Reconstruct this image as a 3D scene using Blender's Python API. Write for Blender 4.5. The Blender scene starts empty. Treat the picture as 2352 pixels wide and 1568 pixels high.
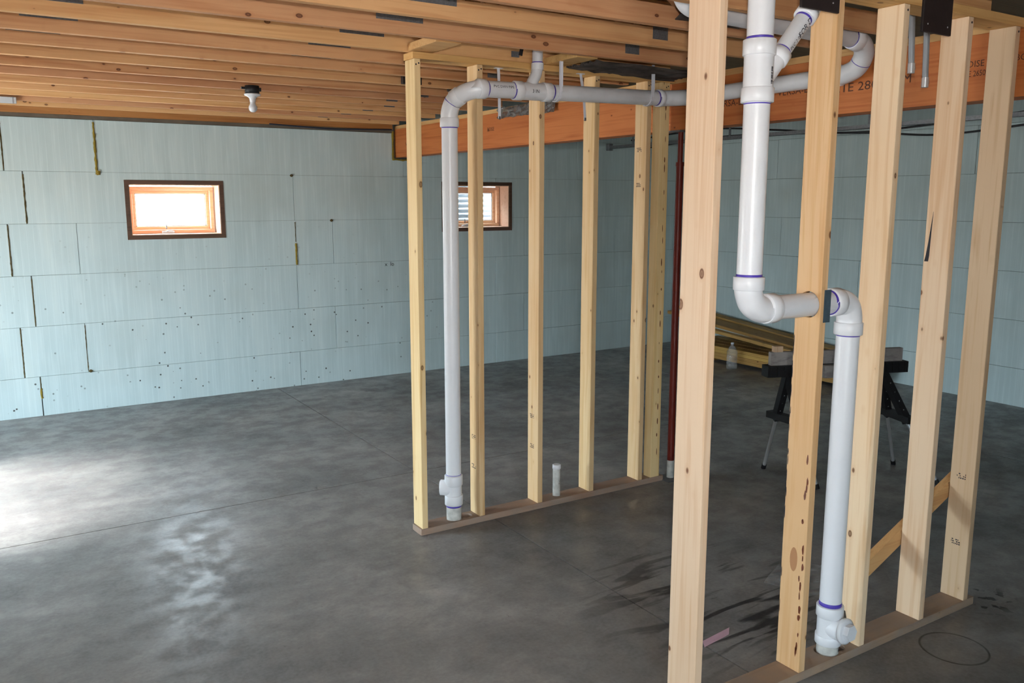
import bpy, bmesh, math, random
from mathutils import Vector, Matrix
random.seed(7)
S = bpy.context.scene
C = S.collection
PI = math.pi

# ------------------------------------------------------------------ camera, light, exposure
cam_d = bpy.data.cameras.new('camera'); cam = bpy.data.objects.new('camera', cam_d); C.objects.link(cam)
cam_d.sensor_width = 36.0; cam_d.lens = 36.0*1956.86/2352.0
cam_d.clip_start = 0.05; cam_d.clip_end = 300
cam.location = (0, 0, 1.9)
cam.rotation_euler = (PI/2-0.164883, 0, -0.56454)
S.camera = cam

S.view_settings.view_transform = 'Standard'; S.view_settings.look = 'None'
S.view_settings.gamma = 1.0; S.view_settings.use_curve_mapping = False
S.view_settings.exposure = 0.0
S.cycles.use_denoising = True
S.cycles.max_bounces = 4; S.cycles.diffuse_bounces = 3; S.cycles.glossy_bounces = 2; S.cycles.transparent_max_bounces = 6
S.cycles.use_adaptive_sampling = True; S.cycles.adaptive_threshold = 0.12; S.cycles.adaptive_min_samples = 12
S.cycles.sample_clamp_indirect = 6.0

W = bpy.data.worlds.new('sky'); S.world = W; W.use_nodes = True
wn = W.node_tree.nodes; wl = W.node_tree.links
wbg = wn['Background']
tc = wn.new('ShaderNodeTexCoord'); sp = wn.new('ShaderNodeSeparateXYZ'); rp = wn.new('ShaderNodeValToRGB')
wl.new(tc.outputs['Generated'], sp.inputs[0]); wl.new(sp.outputs['Z'], rp.inputs[0])
rp.color_ramp.elements[0].position = 0.0; rp.color_ramp.elements[0].color = (0.50, 0.50, 0.48, 1)
rp.color_ramp.elements[1].position = 0.02; rp.color_ramp.elements[1].color = (0.71, 0.885, 1.0, 1)
wl.new(rp.outputs['Color'], wbg.inputs['Color']); wbg.inputs['Strength'].default_value = 36.0

def light(name, kind, loc, energy, color=(1, 1, 1)):
    d = bpy.data.lights.new(name, kind); o = bpy.data.objects.new(name, d); C.objects.link(o)
    o.location = loc; d.energy = energy; d.color = color
    return o, d
def aim(o, direction):
    o.rotation_euler = Vector(direction).to_track_quat('-Z', 'Y').to_euler()
# the photographer's flash, on the shoe above the lens
fo, fd = light('camera_flash', 'SPOT', (0.034, 0.0, 2.04), 200.0, (1.0, 0.96, 0.92))
fd.shadow_soft_size = 0.03; fd.spot_size = math.radians(104); fd.spot_blend = 1.0
aim(fo, (0.48, 0.87, 0.02))
# sun coming in by the glass doors of the left wall
so, sd = light('sun', 'SUN', (-6, 6, 8), 32.0, (1.0, 0.97, 0.93))
sd.angle = math.radians(16); aim(so, (0.77, 0.0, -0.64))

# daylight portals in the window openings
def portal(loc, sx, sy, direction):
    o, d = light('window_portal', 'AREA', loc, 1.0)
    d.shape = 'RECTANGLE'; d.size = sx; d.size_y = sy
    d.cycles.is_portal = True; aim(o, direction)
portal((1.66, 8.80, 1.805), 0.9, 0.6, (0, -1, 0))
portal((4.90, 8.80, 1.815), 0.9, 0.6, (0, -1, 0))
portal((-2.0, 6.15, 1.1), 1.7, 2.2, (1, 0, 0))
portal((-0.7, -2.25, 1.12), 1.4, 2.2, (0, 1, 0))

# ------------------------------------------------------------------ colour and material helpers
def lin(r, g, b):
    f = lambda c: (c/255/12.92) if c/255 <= 0.04045 else ((c/255+0.055)/1.055)**2.4
    return (f(r), f(g), f(b), 1.0)
def mat_new(name):
    m = bpy.data.materials.new(name); m.use_nodes = True
    nt = m.node_tree; b = nt.nodes['Principled BSDF']
    return m, nt, b
class N:
    def __init__(s, nt): s.nt = nt
    def __call__(s, typ, ins=None, **props):
        n = s.nt.nodes.new(typ)
        for k, v in props.items(): setattr(n, k, v)
        for k, v in (ins or {}).items():
            if isinstance(v, bpy.types.NodeSocket): s.nt.links.new(v, n.inputs[k])
            else: n.inputs[k].default_value = v
        return n
    def ramp(s, fac, stops, interp='LINEAR'):
        n = s.nt.nodes.new('ShaderNodeValToRGB'); s.nt.links.new(fac, n.inputs[0])
        cr = n.color_ramp; cr.interpolation = interp
        while len(cr.elements) < len(stops): cr.elements.new(0.5)
        for e, (p, c) in zip(cr.elements, stops):
            e.position = p; e.color = c if len(c) == 4 else (*c, 1)
        return n.outputs['Color']
    def mix(s, fac, a, b, blend='MIX'):
        n = s.nt.nodes.new('ShaderNodeMix'); n.data_type = 'RGBA'; n.blend_type = blend
        for sock, v in ((n.inputs[0], fac), (n.inputs[6], a), (n.inputs[7], b)):
            if isinstance(v, bpy.types.NodeSocket): s.nt.links.new(v, sock)
            else: sock.default_value = v
        return n.outputs[2]
    def math(s, op, a, b=0.0, clamp=False):
        n = s.nt.nodes.new('ShaderNodeMath'); n.operation = op; n.use_clamp = clamp
        for i, v in enumerate((a, b)):
            if isinstance(v, bpy.types.NodeSocket): s.nt.links.new(v, n.inputs[i])
            else: n.inputs[i].default_value = v
        return n.outputs[0]
g = lambda v: (v, v, v, 1)

def plain(name, col, rough=0.5, metal=0.0, spec=0.5, var=0.0, vscale=6.0):
    m, nt, b = mat_new(name); n = N(nt)
    if var > 0:
        t = n('ShaderNodeTexCoord'); ns = n('ShaderNodeTexNoise', {'Vector': t.outputs['Object'], 'Scale': vscale, 'Detail': 5.0})
        dark = tuple(c*(1-var) for c in col[:3])+(1,)
        nt.links.new(n.ramp(ns.outputs['Fac'], [(0.3, dark), (0.7, col)]), b.inputs['Base Color'])
    else: b.inputs['Base Color'].default_value = col
    b.inputs['Roughness'].default_value = rough; b.inputs['Metallic'].default_value = metal
    b.inputs['Specular IOR Level'].default_value = spec
    return m

def wood(name, light_c, mid_c, dark_c, axis='Z', knots=0.10, hue=0.10, rough=0.62, spec=0.3, dust=None):
    """softwood: long grain along the axis, growth bands, knots, a tone of its own per object"""
    m, nt, b = mat_new(name); n = N(nt)
    t = n('ShaderNodeTexCoord'); oi = n('ShaderNodeObjectInfo')
    off = n('ShaderNodeVectorMath', {0: (17.3, 9.1, 31.7)}, operation='SCALE'); nt.links.new(n.math('MULTIPLY', oi.outputs['Random'], 10.0), off.inputs['Scale'])
    add = n('ShaderNodeVectorMath', {0: t.outputs['Object'], 1: off.outputs[0]}, operation='ADD')
    def mp(along, across):
        sc = {'X': (along, across, across), 'Y': (across, along, across), 'Z': (across, across, along)}[axis]
        return n('ShaderNodeVectorMath', {0: add.outputs[0], 1: sc}, operation='MULTIPLY').outputs[0]
    fine = n('ShaderNodeTexNoise', {'Vector': mp(2.0, 90.0), 'Scale': 1.0, 'Detail': 2.0, 'Distortion': 0.0}).outputs['Fac']
    band = n('ShaderNodeTexNoise', {'Vector': mp(0.9, 17.0), 'Scale': 1.0, 'Detail': 2.0, 'Distortion': 1.4}).outputs['Fac']
    big = n('ShaderNodeTexNoise', {'Vector': mp(0.7, 3.0), 'Scale': 1.0, 'Detail': 1.0}).outputs['Fac']
    f = n.math('ADD', n.math('MULTIPLY', fine, 0.35), n.math('MULTIPLY', band, 0.65))
    col = n.ramp(f, [(0.34, mid_c), (0.52, light_c), (0.62, light_c), (0.72, mid_c)])
    col = n.mix(n.math('MULTIPLY', n.ramp(big, [(0.45, g(0)), (0.7, g(1))]), 0.45), col, mid_c)
    kd = n('ShaderNodeTexVoronoi', {'Vector': mp(6.5, 11.0), 'Scale': 1.0, 'Randomness': 1.0}).outputs['Distance']
    kd = n.math('ADD', kd, n.math('MULTIPLY', n.math('SUBTRACT', big, 0.42), 0.22))
    halo = n.ramp(kd, [(0.0, g(0.55)), (knots*1.3, g(0.45)), (knots*2.4, g(0))])
    col = n.mix(halo, col, mid_c)
    kf = n.ramp(kd, [(0.0, g(0.80)), (knots*0.55, g(0.65)), (knots*0.85, g(0.95)), (knots*1.0, g(0.8)), (knots*1.3, g(0))])
    col = n.mix(kf, col, dark_c)
    hsv = n('ShaderNodeHueSaturation', {'Color': col})
    nt.links.new(n.math('ADD', n.math('MULTIPLY', oi.outputs['Random'], hue*2), 1.0-hue), hsv.inputs['Value'])
    nt.links.new(n.math('ADD', n.math('MULTIPLY', oi.outputs['Random'], 0.016), 0.492), hsv.inputs['Hue'])
    col = hsv.outputs['Color']
    if dust:
        dn = n('ShaderNodeTexNoise', {'Vector': t.outputs['Object'], 'Scale': 9.0, 'Detail': 5.0}).outputs['Fac']
        col = n.mix(n.ramp(dn, [(0.3, g(0.35)), (0.65, g(0.9))]), col, dust)
    nt.links.new(col, b.inputs['Base Color'])
    b.inputs['Roughness'].default_value = rough; b.inputs['Specular IOR Level'].default_value = spec
    return m

M = {}
M['stud_near'] = wood('near_stud_pine', lin(229, 198, 167), lin(215, 174, 137), lin(104, 56, 32), 'Z', 0.09)
M['stud_orange'] = wood('orange_stud_fir', lin(226, 184, 142), lin(210, 158, 110), lin(100, 52, 28), 'Z', 0.10, 0.02)
M['stud_tan'] = wood('tan_stud_pine', lin(212, 182, 150), lin(194, 158, 122), lin(100, 60, 36), 'Z', 0.10, 0.02)
M['stud_far'] = wood('far_stud_spruce', lin(228, 197, 150), lin(212, 172, 119), lin(104, 62, 34), 'Z', 0.09)
M['board_x'] = wood('pine_board', lin(214, 168, 112), lin(196, 144, 88), lin(110, 66, 36), 'X', 0.08)
M['joist'] = wood('truss_fir', lin(218, 167, 119), lin(200, 142, 95), lin(92, 50, 30), 'X', 0.09, 0.13)
M['web'] = wood('truss_web_fir', lin(176, 126, 80), lin(150, 100, 62), lin(90, 52, 30), 'X', 0.08)
M['lvl'] = wood('laminated_veneer', lin(198, 120, 66), lin(176, 96, 48), lin(104, 52, 28), 'Y', 0.06, 0.02, 0.55)
M['nailer'] = wood('pale_nailer', lin(220, 178, 116), lin(200, 150, 90), lin(120, 76, 40), 'Y', 0.07)
M['plate'] = wood('dusty_plate', lin(176, 140, 112), lin(150, 116, 92), lin(90, 64, 50), 'X', 0.05, 0.03, dust=lin(150, 134, 122))
M['lumber'] = wood('stacked_lumber', lin(190, 150, 84), lin(164, 122, 62), lin(90, 58, 28), 'Y', 0.08, 0.2)
M['buck'] = wood('dark_buck', lin(98, 74, 60), lin(78, 56, 44), lin(48, 34, 26), 'X', 0.04, 0.02)
M['jamb'] = wood('pale_jamb', lin(226, 188, 160), lin(210, 166, 136), lin(120, 78, 50), 'X', 0.05, 0.02)
M['sash'] = wood('window_pine', lin(244, 200, 168), lin(232, 174, 136), lin(130, 66, 36), 'X', 0.02, 0.02, 0.4)
M['deck'] = wood('subfloor', lin(140, 104, 66), lin(118, 84, 52), lin(80, 54, 34), 'X', 0.03, 0.02)
M['rim'] = wood('rim_board', lin(184, 128, 72), lin(160, 104, 54), lin(100, 58, 30), 'X', 0.05, 0.02)
M['oak_scrap'] = wood('weathered_rail', lin(176, 172, 170), lin(150, 146, 146), lin(100, 92, 88), 'X', 0.05, 0.02)
M['pvc'] = plain('white_pvc', lin(231, 231, 235), 0.32, 0, 0.45, 0.03, 14)
M['pvc_grey'] = plain('pale_grey_pvc', lin(220, 220, 224), 0.4, 0, 0.4, 0.06, 20)
M['pvc_dirty'] = plain('stained_pvc', lin(214, 212, 206), 0.55, 0, 0.3, 0.35, 28)
M['primer'] = plain('purple_primer', lin(84, 66, 176), 0.4)
M['steel'] = plain('galvanised_steel', lin(150, 152, 156), 0.42, 0.85, 0.5, 0.3, 60)
M['zinc'] = plain('zinc_sheet', lin(196, 200, 204), 0.45, 0.2)
M['steel_dark'] = plain('dull_steel_plate', lin(122, 124, 128), 0.45, 0.35, 0.5, 0.3, 120)
M['chrome'] = plain('chromed_tube', lin(206, 208, 212), 0.28, 0.55)
M['black'] = plain('black_plastic', lin(30, 30, 33), 0.55, 0, 0.4)
M['black_paint'] = plain('black_painted_steel', lin(50, 42, 42), 0.6, 0.1, 0.4, 0.25, 30)
M['red'] = plain('red_oxide_paint', lin(118, 34, 20), 0.45, 0, 0.4, 0.2, 12)
M['porcelain'] = plain('white_porcelain', lin(210, 210, 213), 0.25)
M['bulb'] = plain('frosted_bulb', lin(208, 211, 216), 0.28)
M['cable'] = plain('black_cable', lin(34, 34, 38), 0.5)
M['cable_blue'] = plain('blue_black_cable', lin(40, 48, 66), 0.5)
M['grey_tube'] = plain('grey_tube', lin(142, 146, 152), 0.4)
M['foam'] = plain('cured_spray_foam', lin(150, 128, 52), 0.8, 0, 0.2, 0.35, 90)
M['foam_dark'] = plain('old_foam', lin(98, 84, 52), 0.85, 0, 0.2, 0.4, 60)
M['ink'] = plain('black_ink', lin(38, 36, 44), 0.7)
M['ink_brown'] = plain('beam_ink', lin(78, 42, 26), 0.7)
M['hanger'] = plain('white_hanger', lin(222, 222, 230), 0.4)
M['pink'] = plain('pink_paper', lin(208, 172, 188), 0.7, 0, 0.2, 0.1, 10)
M['paper'] = plain('white_paper', lin(214, 216, 222), 0.7)
M['insul'] = plain('black_felt', lin(92, 84, 80), 0.7, 0, 0.3, 0.65, 12)
M['core'] = plain('wall_core', lin(96, 104, 102), 0.9, 0, 0.1)
M['sill'] = plain('grey_sill', lin(112, 102, 90), 0.85, 0, 0.2, 0.25, 8)
M['gap'] = plain('sawcut', lin(26, 25, 24), 0.9, 0, 0.1)
M['well'] = plain('galvanised_well', lin(196, 204, 212), 0.45, 0.25, 0.5)

def film(name, col, alpha, rough):
    m, nt, b = mat_new(name); n = N(nt)
    b.inputs['Base Color'].default_value = col; b.inputs['Roughness'].default_value = rough
    t = n('ShaderNodeTexCoord'); ns = n('ShaderNodeTexNoise', {'Vector': t.outputs['Object'], 'Scale': 14.0, 'Detail': 4.0})
    nt.links.new(n.ramp(ns.outputs['Fac'], [(0.35, g(alpha*0.5)), (0.7, g(min(1, alpha*1.4)))]), b.inputs['Alpha'])
    bp = n('ShaderNodeBump', {'Strength': 0.6, 'Distance': 0.01, 'Height': ns.outputs['Fac']}); nt.links.new(bp.outputs[0], b.inputs['Normal'])
    return m
M['film'] = film('clear_film', lin(205, 205, 205), 0.30, 0.15)
M['wrap'] = film('smoky_wrap', lin(120, 116, 114), 0.7, 0.15)
m, nt, b = mat_new('window_glass'); n = N(nt)
tr = n('ShaderNodeBsdfTransparent'); gl = n('ShaderNodeBsdfGlossy', {'Roughness': 0.02}); mx = n('ShaderNodeMixShader', {0: 0.05, 1: tr.outputs[0], 2: gl.outputs[0]})
nt.links.new(mx.outputs[0], nt.nodes['Material Output'].inputs['Surface']); M['glass'] = m

# insulated foam blocks: pale grey-green, fine upright ribs, pour splashes and specks lower down
def eps():
    m, nt, b = mat_new('foam_block'); n = N(nt)
    geo = n('ShaderNodeNewGeometry'); pos = geo.outputs['Position']
    s = n('ShaderNodeSeparateXYZ', {0: pos}); hsum = n.math('ADD', s.outputs['X'], s.outputs['Y'])
    v1 = n('ShaderNodeCombineXYZ', {0: n.math('MULTIPLY', hsum, 34.0), 1: n.math('MULTIPLY', s.outputs['Z'], 1.6)}).outputs[0]
    v2 = n('ShaderNodeCombineXYZ', {0: n.math('MULTIPLY', hsum, 7.0), 1: n.math('MULTIPLY', s.outputs['Z'], 0.9)}).outputs[0]
    r1 = n('ShaderNodeTexNoise', {'Vector': v1, 'Scale': 1.0, 'Detail': 3.0}).outputs['Fac']
    r2 = n('ShaderNodeTexNoise', {'Vector': v2, 'Scale': 1.0, 'Detail': 4.0}).outputs['Fac']
    col = n.ramp(r2, [(0.3, lin(186, 203, 204)), (0.55, lin(194, 210, 211)), (0.75, lin(201, 215, 214))])
    col = n.mix(n.math('MULTIPLY', n.ramp(r1, [(0.52, g(0)), (0.68, g(1))]), 0.30), col, lin(218, 231, 231))
    # ribs moulded every 51 mm
    fr = n.math('FRACT', n.math('MULTIPLY', hsum, 1/0.0508))
    rib = n.ramp(fr, [(0.0, g(1)), (0.06, g(1)), (0.09, g(0)), (1.0, g(0))])
    col = n.mix(n.math('MULTIPLY', rib, 0.22), col, lin(228, 240, 240))
    sm = n('ShaderNodeTexNoise', {'Vector': pos, 'Scale': 1.3, 'Detail': 4.0}).outputs['Fac']
    col = n.mix(n.math('MULTIPLY', n.ramp(sm, [(0.5, g(0)), (0.75, g(1))]), 0.35), col, lin(176, 186, 181))
    vo = n('ShaderNodeTexVoronoi', {'Vector': pos, 'Scale': 14.0}).outputs['Distance']
    dots = n.ramp(vo, [(0.0, g(1)), (0.10, g(1)), (0.135, g(0))])
    clus = n('ShaderNodeTexNoise', {'Vector': pos, 'Scale': 2.6, 'Detail': 3.0}).outputs['Fac']
    low = n.ramp(n.math('DIVIDE', s.outputs['Z'], 3.0), [(0.0, g(1)), (0.25, g(0.95)), (0.36, g(0.4)), (0.6, g(0.0))])
    west = n.ramp(n.math('DIVIDE', s.outputs['X'], 8.0), [(0.45, g(1)), (0.6, g(0.1)), (0.9, g(0))])
    low = n.math('MULTIPLY', low, west)
    dm = n.math('MULTIPLY', n.math('MULTIPLY', dots, n.ramp(clus, [(0.46, g(0)), (0.54, g(1))])), low)
    col = n.mix(dm, col, lin(70, 72, 70))
    nt.links.new(col, b.inputs['Base Color'])
    b.inputs['Roughness'].default_value = 0.75; b.inputs['Specular IOR Level'].default_value = 0.25
    return m
M['eps'] = eps()

def concrete():
    m, nt, b = mat_new('power_trowelled_concrete'); n = N(nt)
    geo = n('ShaderNodeNewGeometry'); pos = geo.outputs['Position']
    a = n('ShaderNodeTexNoise', {'Vector': pos, 'Scale': 0.9, 'Detail': 5.0, 'Roughness': 0.6}).outputs['Fac']
    sw = n('ShaderNodeVectorMath', {0: pos, 1: (2.6, 4.6, 1.0)}, operation='MULTIPLY').outputs[0]
    c2 = n('ShaderNodeTexNoise', {'Vector': sw, 'Scale': 1.0, 'Detail': 5.0, 'Roughness': 0.65, 'Distortion': 0.6}).outputs['Fac']
    f = n('ShaderNodeTexNoise', {'Vector': pos, 'Scale': 60.0, 'Detail': 3.0}).outputs['Fac']
    col = n.ramp(a, [(0.32, lin(110, 108, 108)), (0.5, lin(147, 144, 142)), (0.68, lin(179, 176, 172))])
    col = n.mix(n.math('MULTIPLY', n.ramp(c2, [(0.42, g(1)), (0.62, g(0))]), 0.34), col, lin(104, 102, 103))
    md_ = n('ShaderNodeTexNoise', {'Vector': pos, 'Scale': 5.5, 'Detail': 5.0, 'Roughness': 0.7}).outputs['Fac']
    col = n.mix(n.math('MULTIPLY', n.ramp(md_, [(0.40, g(1)), (0.60, g(0))]), 0.26), col, lin(98, 97, 98))
    sk = n('ShaderNodeTexNoise', {'Vector': pos, 'Scale': 38.0, 'Detail': 4.0, 'Roughness': 0.7}).outputs['Fac']
    col = n.mix(n.math('MULTIPLY', n.ramp(sk, [(0.60, g(0)), (0.70, g(1))]), n.ramp(md_, [(0.52, g(0)), (0.62, g(0.6))])), col, lin(70, 69, 70))
    col = n.mix(0.12, col, n.ramp(f, [(0.3, g(0.05)), (0.7, g(0.4))]))
    # dark scuffs
    sc = n('ShaderNodeVectorMath', {0: pos, 1: (1.6, 9.0, 1.0)}, operation='MULTIPLY').outputs[0]
    sn = n('ShaderNodeTexNoise', {'Vector': sc, 'Scale': 1.0, 'Detail': 5.0, 'Distortion': 1.2}).outputs['Fac']
    area = n('ShaderNodeVectorMath', {0: pos, 1: (2.95, 2.72, 0)}, operation='DISTANCE').outputs['Value']
    col = n.mix(n.math('MULTIPLY', n.ramp(sn, [(0.53, g(0)), (0.60, g(1))]), n.ramp(area, [(0.35, g(0.9)), (0.8, g(0))])), col, lin(46, 44, 46))
    # ring left by a bucket
    rd = n('ShaderNodeVectorMath', {0: pos, 1: (3.42, 1.852, 0)}, operation='DISTANCE').outputs['Value']
    ring = n.ramp(rd, [(0.0, g(0)), (0.128, g(0)), (0.131, g(1)), (0.136, g(1)), (0.140, g(0))])
    rn = n('ShaderNodeTexNoise', {'Vector': pos, 'Scale': 7.0}).outputs['Fac']
    col = n.mix(n.math('MULTIPLY', ring, n.ramp(rn, [(0.3, g(0.6)), (0.6, g(1.0))])), col, lin(50, 46, 43))
    # spilt dark drops
    bd = n('ShaderNodeVectorMath', {0: pos, 1: (3.98, 2.05, 0)}, operation='DISTANCE').outputs['Value']
    bn = n('ShaderNodeTexNoise', {'Vector': pos, 'Scale': 16.0, 'Detail': 3.0}).outputs['Fac']
    col = n.mix(n.math('MULTIPLY', n.ramp(bn, [(0.56, g(0)), (0.6, g(1))]), n.ramp(bd, [(0.1, g(0.9)), (0.2, g(0))])), col, lin(44, 42, 44))
    nt.links.new(col, b.inputs['Base Color'])
    nt.links.new(n.ramp(md_, [(0.40, g(0.55)), (0.58, g(0.31))]), b.inputs['Roughness'])
    b.inputs['Specular IOR Level'].default_value = 0.38
    return m
M['concrete'] = concrete()

# ------------------------------------------------------------------ mesh helpers
class MB:
    def __init__(s): s.v = []; s.f = []; s.sm = []
    def add(s, vs, fs, smooth=False):
        o = len(s.v); s.v += [tuple(v) for v in vs]
        s.f += [tuple(i+o for i in f) for f in fs]; s.sm += [smooth]*len(fs)
        return s
    def box(s, x0, x1, y0, y1, z0, z1, ch=0.0):
        if ch <= 0:
            return s.add([(x0,y0,z0),(x1,y0,z0),(x1,y1,z0),(x0,y1,z0),(x0,y0,z1),(x1,y0,z1),(x1,y1,z1),(x0,y1,z1)],
                  [(0,3,2,1),(4,5,6,7),(0,1,5,4),(1,2,6,5),(2,3,7,6),(3,0,4,7)])
        bm = bmesh.new()
        bmesh.ops.create_cube(bm, size=1.0)
        for v in bm.verts:
            v.co = ((x0+x1)/2+v.co.x*(x1-x0), (y0+y1)/2+v.co.y*(y1-y0), (z0+z1)/2+v.co.z*(z1-z0))
        bmesh.ops.bevel(bm, geom=list(bm.edges), offset=ch, segments=2, affect='EDGES', profile=0.5)
        bm.verts.ensure_lookup_table()
        s.add([v.co[:] for v in bm.verts], [[v.index for v in f.verts] for f in bm.faces]); bm.free()
        return s
    def tube(s, pts, rad, seg=24, caps=True, inner=None):
        """sweep a circle along pts; rad a number or a list; inner: hollow bore radius"""
        pts = [Vector(p) for p in pts]; k = len(pts)
        rads = rad if isinstance(rad, (list, tuple)) else [rad]*k
        tans = []
        for i in range(k):
            a = pts[max(i-1, 0)]; c = pts[min(i+1, k-1)]
            d = c-a
            if d.length < 1e-9: d = tans[-1] if tans else Vector((0,0,1))
            tans.append(d.normalized())
        # if two consecutive points coincide, keep the neighbour tangent
        up = Vector((0,0,1)) if abs(tans[0].z) < 0.9 else Vector((1,0,0))
        u = tans[0].cross(up).normalized(); vs = []
        for i in range(k):
            t = tans[i]; u = (u - t*u.dot(t)).normalized(); w = t.cross(u)
            for j in range(seg):
                a = 2*PI*j/seg
                vs.append(pts[i]+(u*math.cos(a)+w*math.sin(a))*rads[i])
        fs = [(i*seg+j, i*seg+(j+1)%seg, (i+1)*seg+(j+1)%seg, (i+1)*seg+j) for i in range(k-1) for j in range(seg)]
        s.add(vs, fs, True)
        if caps:
            s.add(vs[:seg], [tuple(range(seg-1, -1, -1))]); s.add(vs[-seg:], [tuple(range(seg))])
        return s
    def lathe(s, prof, origin=(0,0,0), seg=24):
        """prof: (r, z) pairs turned about the vertical through origin"""
        ox, oy, oz = origin; k = len(prof); vs = []
        for r, z in prof:
            for j in range(seg):
                a = 2*PI*j/seg; vs.append((ox+r*math.cos(a), oy+r*math.sin(a), oz+z))
        fs = [(i*seg+j, i*seg+(j+1)%seg, (i+1)*seg+(j+1)%seg, (i+1)*seg+j) for i in range(k-1) for j in range(seg)]
        return s.add(vs, fs, True)
    def obox(s, a, b, w, t, up=(0,0,1)):
        """a bar from a to b, w wide across, t thick along up"""
        a = Vector(a); b = Vector(b); d = (b-a).normalized(); up = Vector(up)
        x = d.cross(up)
        if x.length < 1e-6: x = Vector((1,0,0))
        x.normalize(); y = x.cross(d)
        vs = []
        for p in (a, b):
            for sx, sy in ((-1,-1),(1,-1),(1,1),(-1,1)): vs.append(p+x*sx*w/2+y*sy*t/2)
        return s.add(vs, [(0,3,2,1),(4,5,6,7),(0,1,5,4),(1,2,6,5),(2,3,7,6),(3,0,4,7)])
    def mesh(s, name, mat):
        me = bpy.data.meshes.new(name); me.from_pydata(s.v, [], s.f)
        me.polygons.foreach_set('use_smooth', s.sm)
        bm = bmesh.new(); bm.from_mesh(me); bmesh.ops.recalc_face_normals(bm, faces=bm.faces); bm.to_mesh(me); bm.free()
        me.materials.append(M[mat] if isinstance(mat, str) else mat); me.update()
        return me
    def build(s, name, mat, parent=None, loc=None):
        o = bpy.data.objects.new(name, s.mesh(name, mat)); C.objects.link(o)
        if loc is not None: o.location = loc
        if parent is not None: o.parent = parent
        return o
def inst(name, me, parent=None, loc=(0,0,0), rot=(0,0,0)):
    o = bpy.data.objects.new(name, me); C.objects.link(o); o.location = loc; o.rotation_euler = rot
    if parent is not None: o.parent = parent
    return o
def tag(o, label, cat, group=None):
    o['label'] = label; o['category'] = cat
    if group: o['group'] = group
    return o
def struct(o): o['kind'] = 'structure'; return o
def thing(name, label, cat, loc=(0,0,0), group=None):
    o = bpy.data.objects.new(name, None); C.objects.link(o); o.location = loc; o.empty_display_size = 0.1
    return tag(o, label, cat, group)
def curve(pts, n=8):
    """Catmull-Rom through pts"""
    P = [Vector(p) for p in pts]; P = [P[0]*2-P[1]]+P+[P[-1]*2-P[-2]]; out = []
    for i in range(1, len(P)-2):
        for k in range(n):
            t = k/n
            out.append(0.5*((2*P[i])+(P[i+1]-P[i-1])*t+(2*P[i-1]-5*P[i]+4*P[i+1]-P[i+2])*t*t+(3*P[i]-P[i-1]-3*P[i+1]+P[i+2])*t**3))
    out.append(P[-2]); return out
def cut(o, mb):
    """carve the solid mb (in the object's own space) out of o"""
    me = mb.mesh('cutter', 'gap'); c = bpy.data.objects.new('cutter', me); C.objects.link(c)
    c.matrix_world = Matrix.Identity(4)
    tmp = bpy.data.objects.new('tmp', o.data); C.objects.link(tmp)
    md = tmp.modifiers.new('cut', 'BOOLEAN'); md.operation = 'DIFFERENCE'; md.object = c; md.solver = 'EXACT'
    bpy.context.view_layer.update()
    dg = bpy.context.evaluated_depsgraph_get()
    new = bpy.data.meshes.new_from_object(tmp.evaluated_get(dg))
    mat = o.data.materials[0]; new.materials.clear(); new.materials.append(mat)
    o.data = new
    bpy.data.objects.remove(tmp); bpy.data.objects.remove(c)
def text_verts(s, size):
    cu = bpy.data.curves.new('txt', 'FONT'); cu.body = s; cu.size = size; cu.resolution_u = 2; cu.align_x = 'CENTER'; cu.align_y = 'CENTER'
    o = bpy.data.objects.new('txt', cu); C.objects.link(o); bpy.context.view_layer.update()
    me = bpy.data.meshes.new_from_object(o.evaluated_get(bpy.context.evaluated_depsgraph_get()))
    vs = [v.co.copy() for v in me.vertices]; fs = [tuple(p.vertices) for p in me.polygons]
    bpy.data.objects.remove(o); bpy.data.meshes.remove(me)
    return vs, fs
def flat_text(name, s, size, origin, right, up, mat, parent, stretch=1.0):
    vs, fs = text_verts(s, size); r = Vector(right); u = Vector(up); o = Vector(origin)
    mb = MB(); mb.add([o+r*v.x*stretch+u*v.y for v in vs], fs); return mb.build(name, mat, parent)
def pipe_text(name, s, size, centre, axis, face, rad, mat, parent):
    """lettering wrapped on a pipe, reading along the axis, facing out along face"""
    vs, fs = text_verts(s, size); a = Vector(axis).normalized(); fd_ = Vector(face); fd_ = (fd_-a*fd_.dot(a)).normalized()
    side = fd_.cross(a)
    out = []
    for v in vs:
        th = v.y/rad
        out.append(Vector(centre)+a*v.x+(fd_*math.cos(th)+side*math.sin(th))*(rad+0.0012))
    mb = MB(); mb.add(out, fs); return mb.build(name, mat, parent)

# ------------------------------------------------------------------ floor
D = 8.47; XL = -1.95; XR = 8.1; YF = -2.2
floor = struct(MB().box(XL-0.3, XR+0.3, YF-0.3, D+0.3, -0.12, -0.012).build('floor', 'gap'))
xs = [XL-0.3, 2.53, 6.4, XR+0.3]; ys = [YF-0.3, 1.1, 5.27, D+0.3]
for i in range(3):
    for j in range(3):
        MB().box(xs[i]+(0.0036 if i else 0), xs[i+1]-(0.0036 if i < 2 else 0), ys[j]+(0.0036 if j else 0), ys[j+1]-(0.0036 if j < 2 else 0), -0.0118, 0.0).build('floor_slab', 'concrete', floor)

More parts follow.
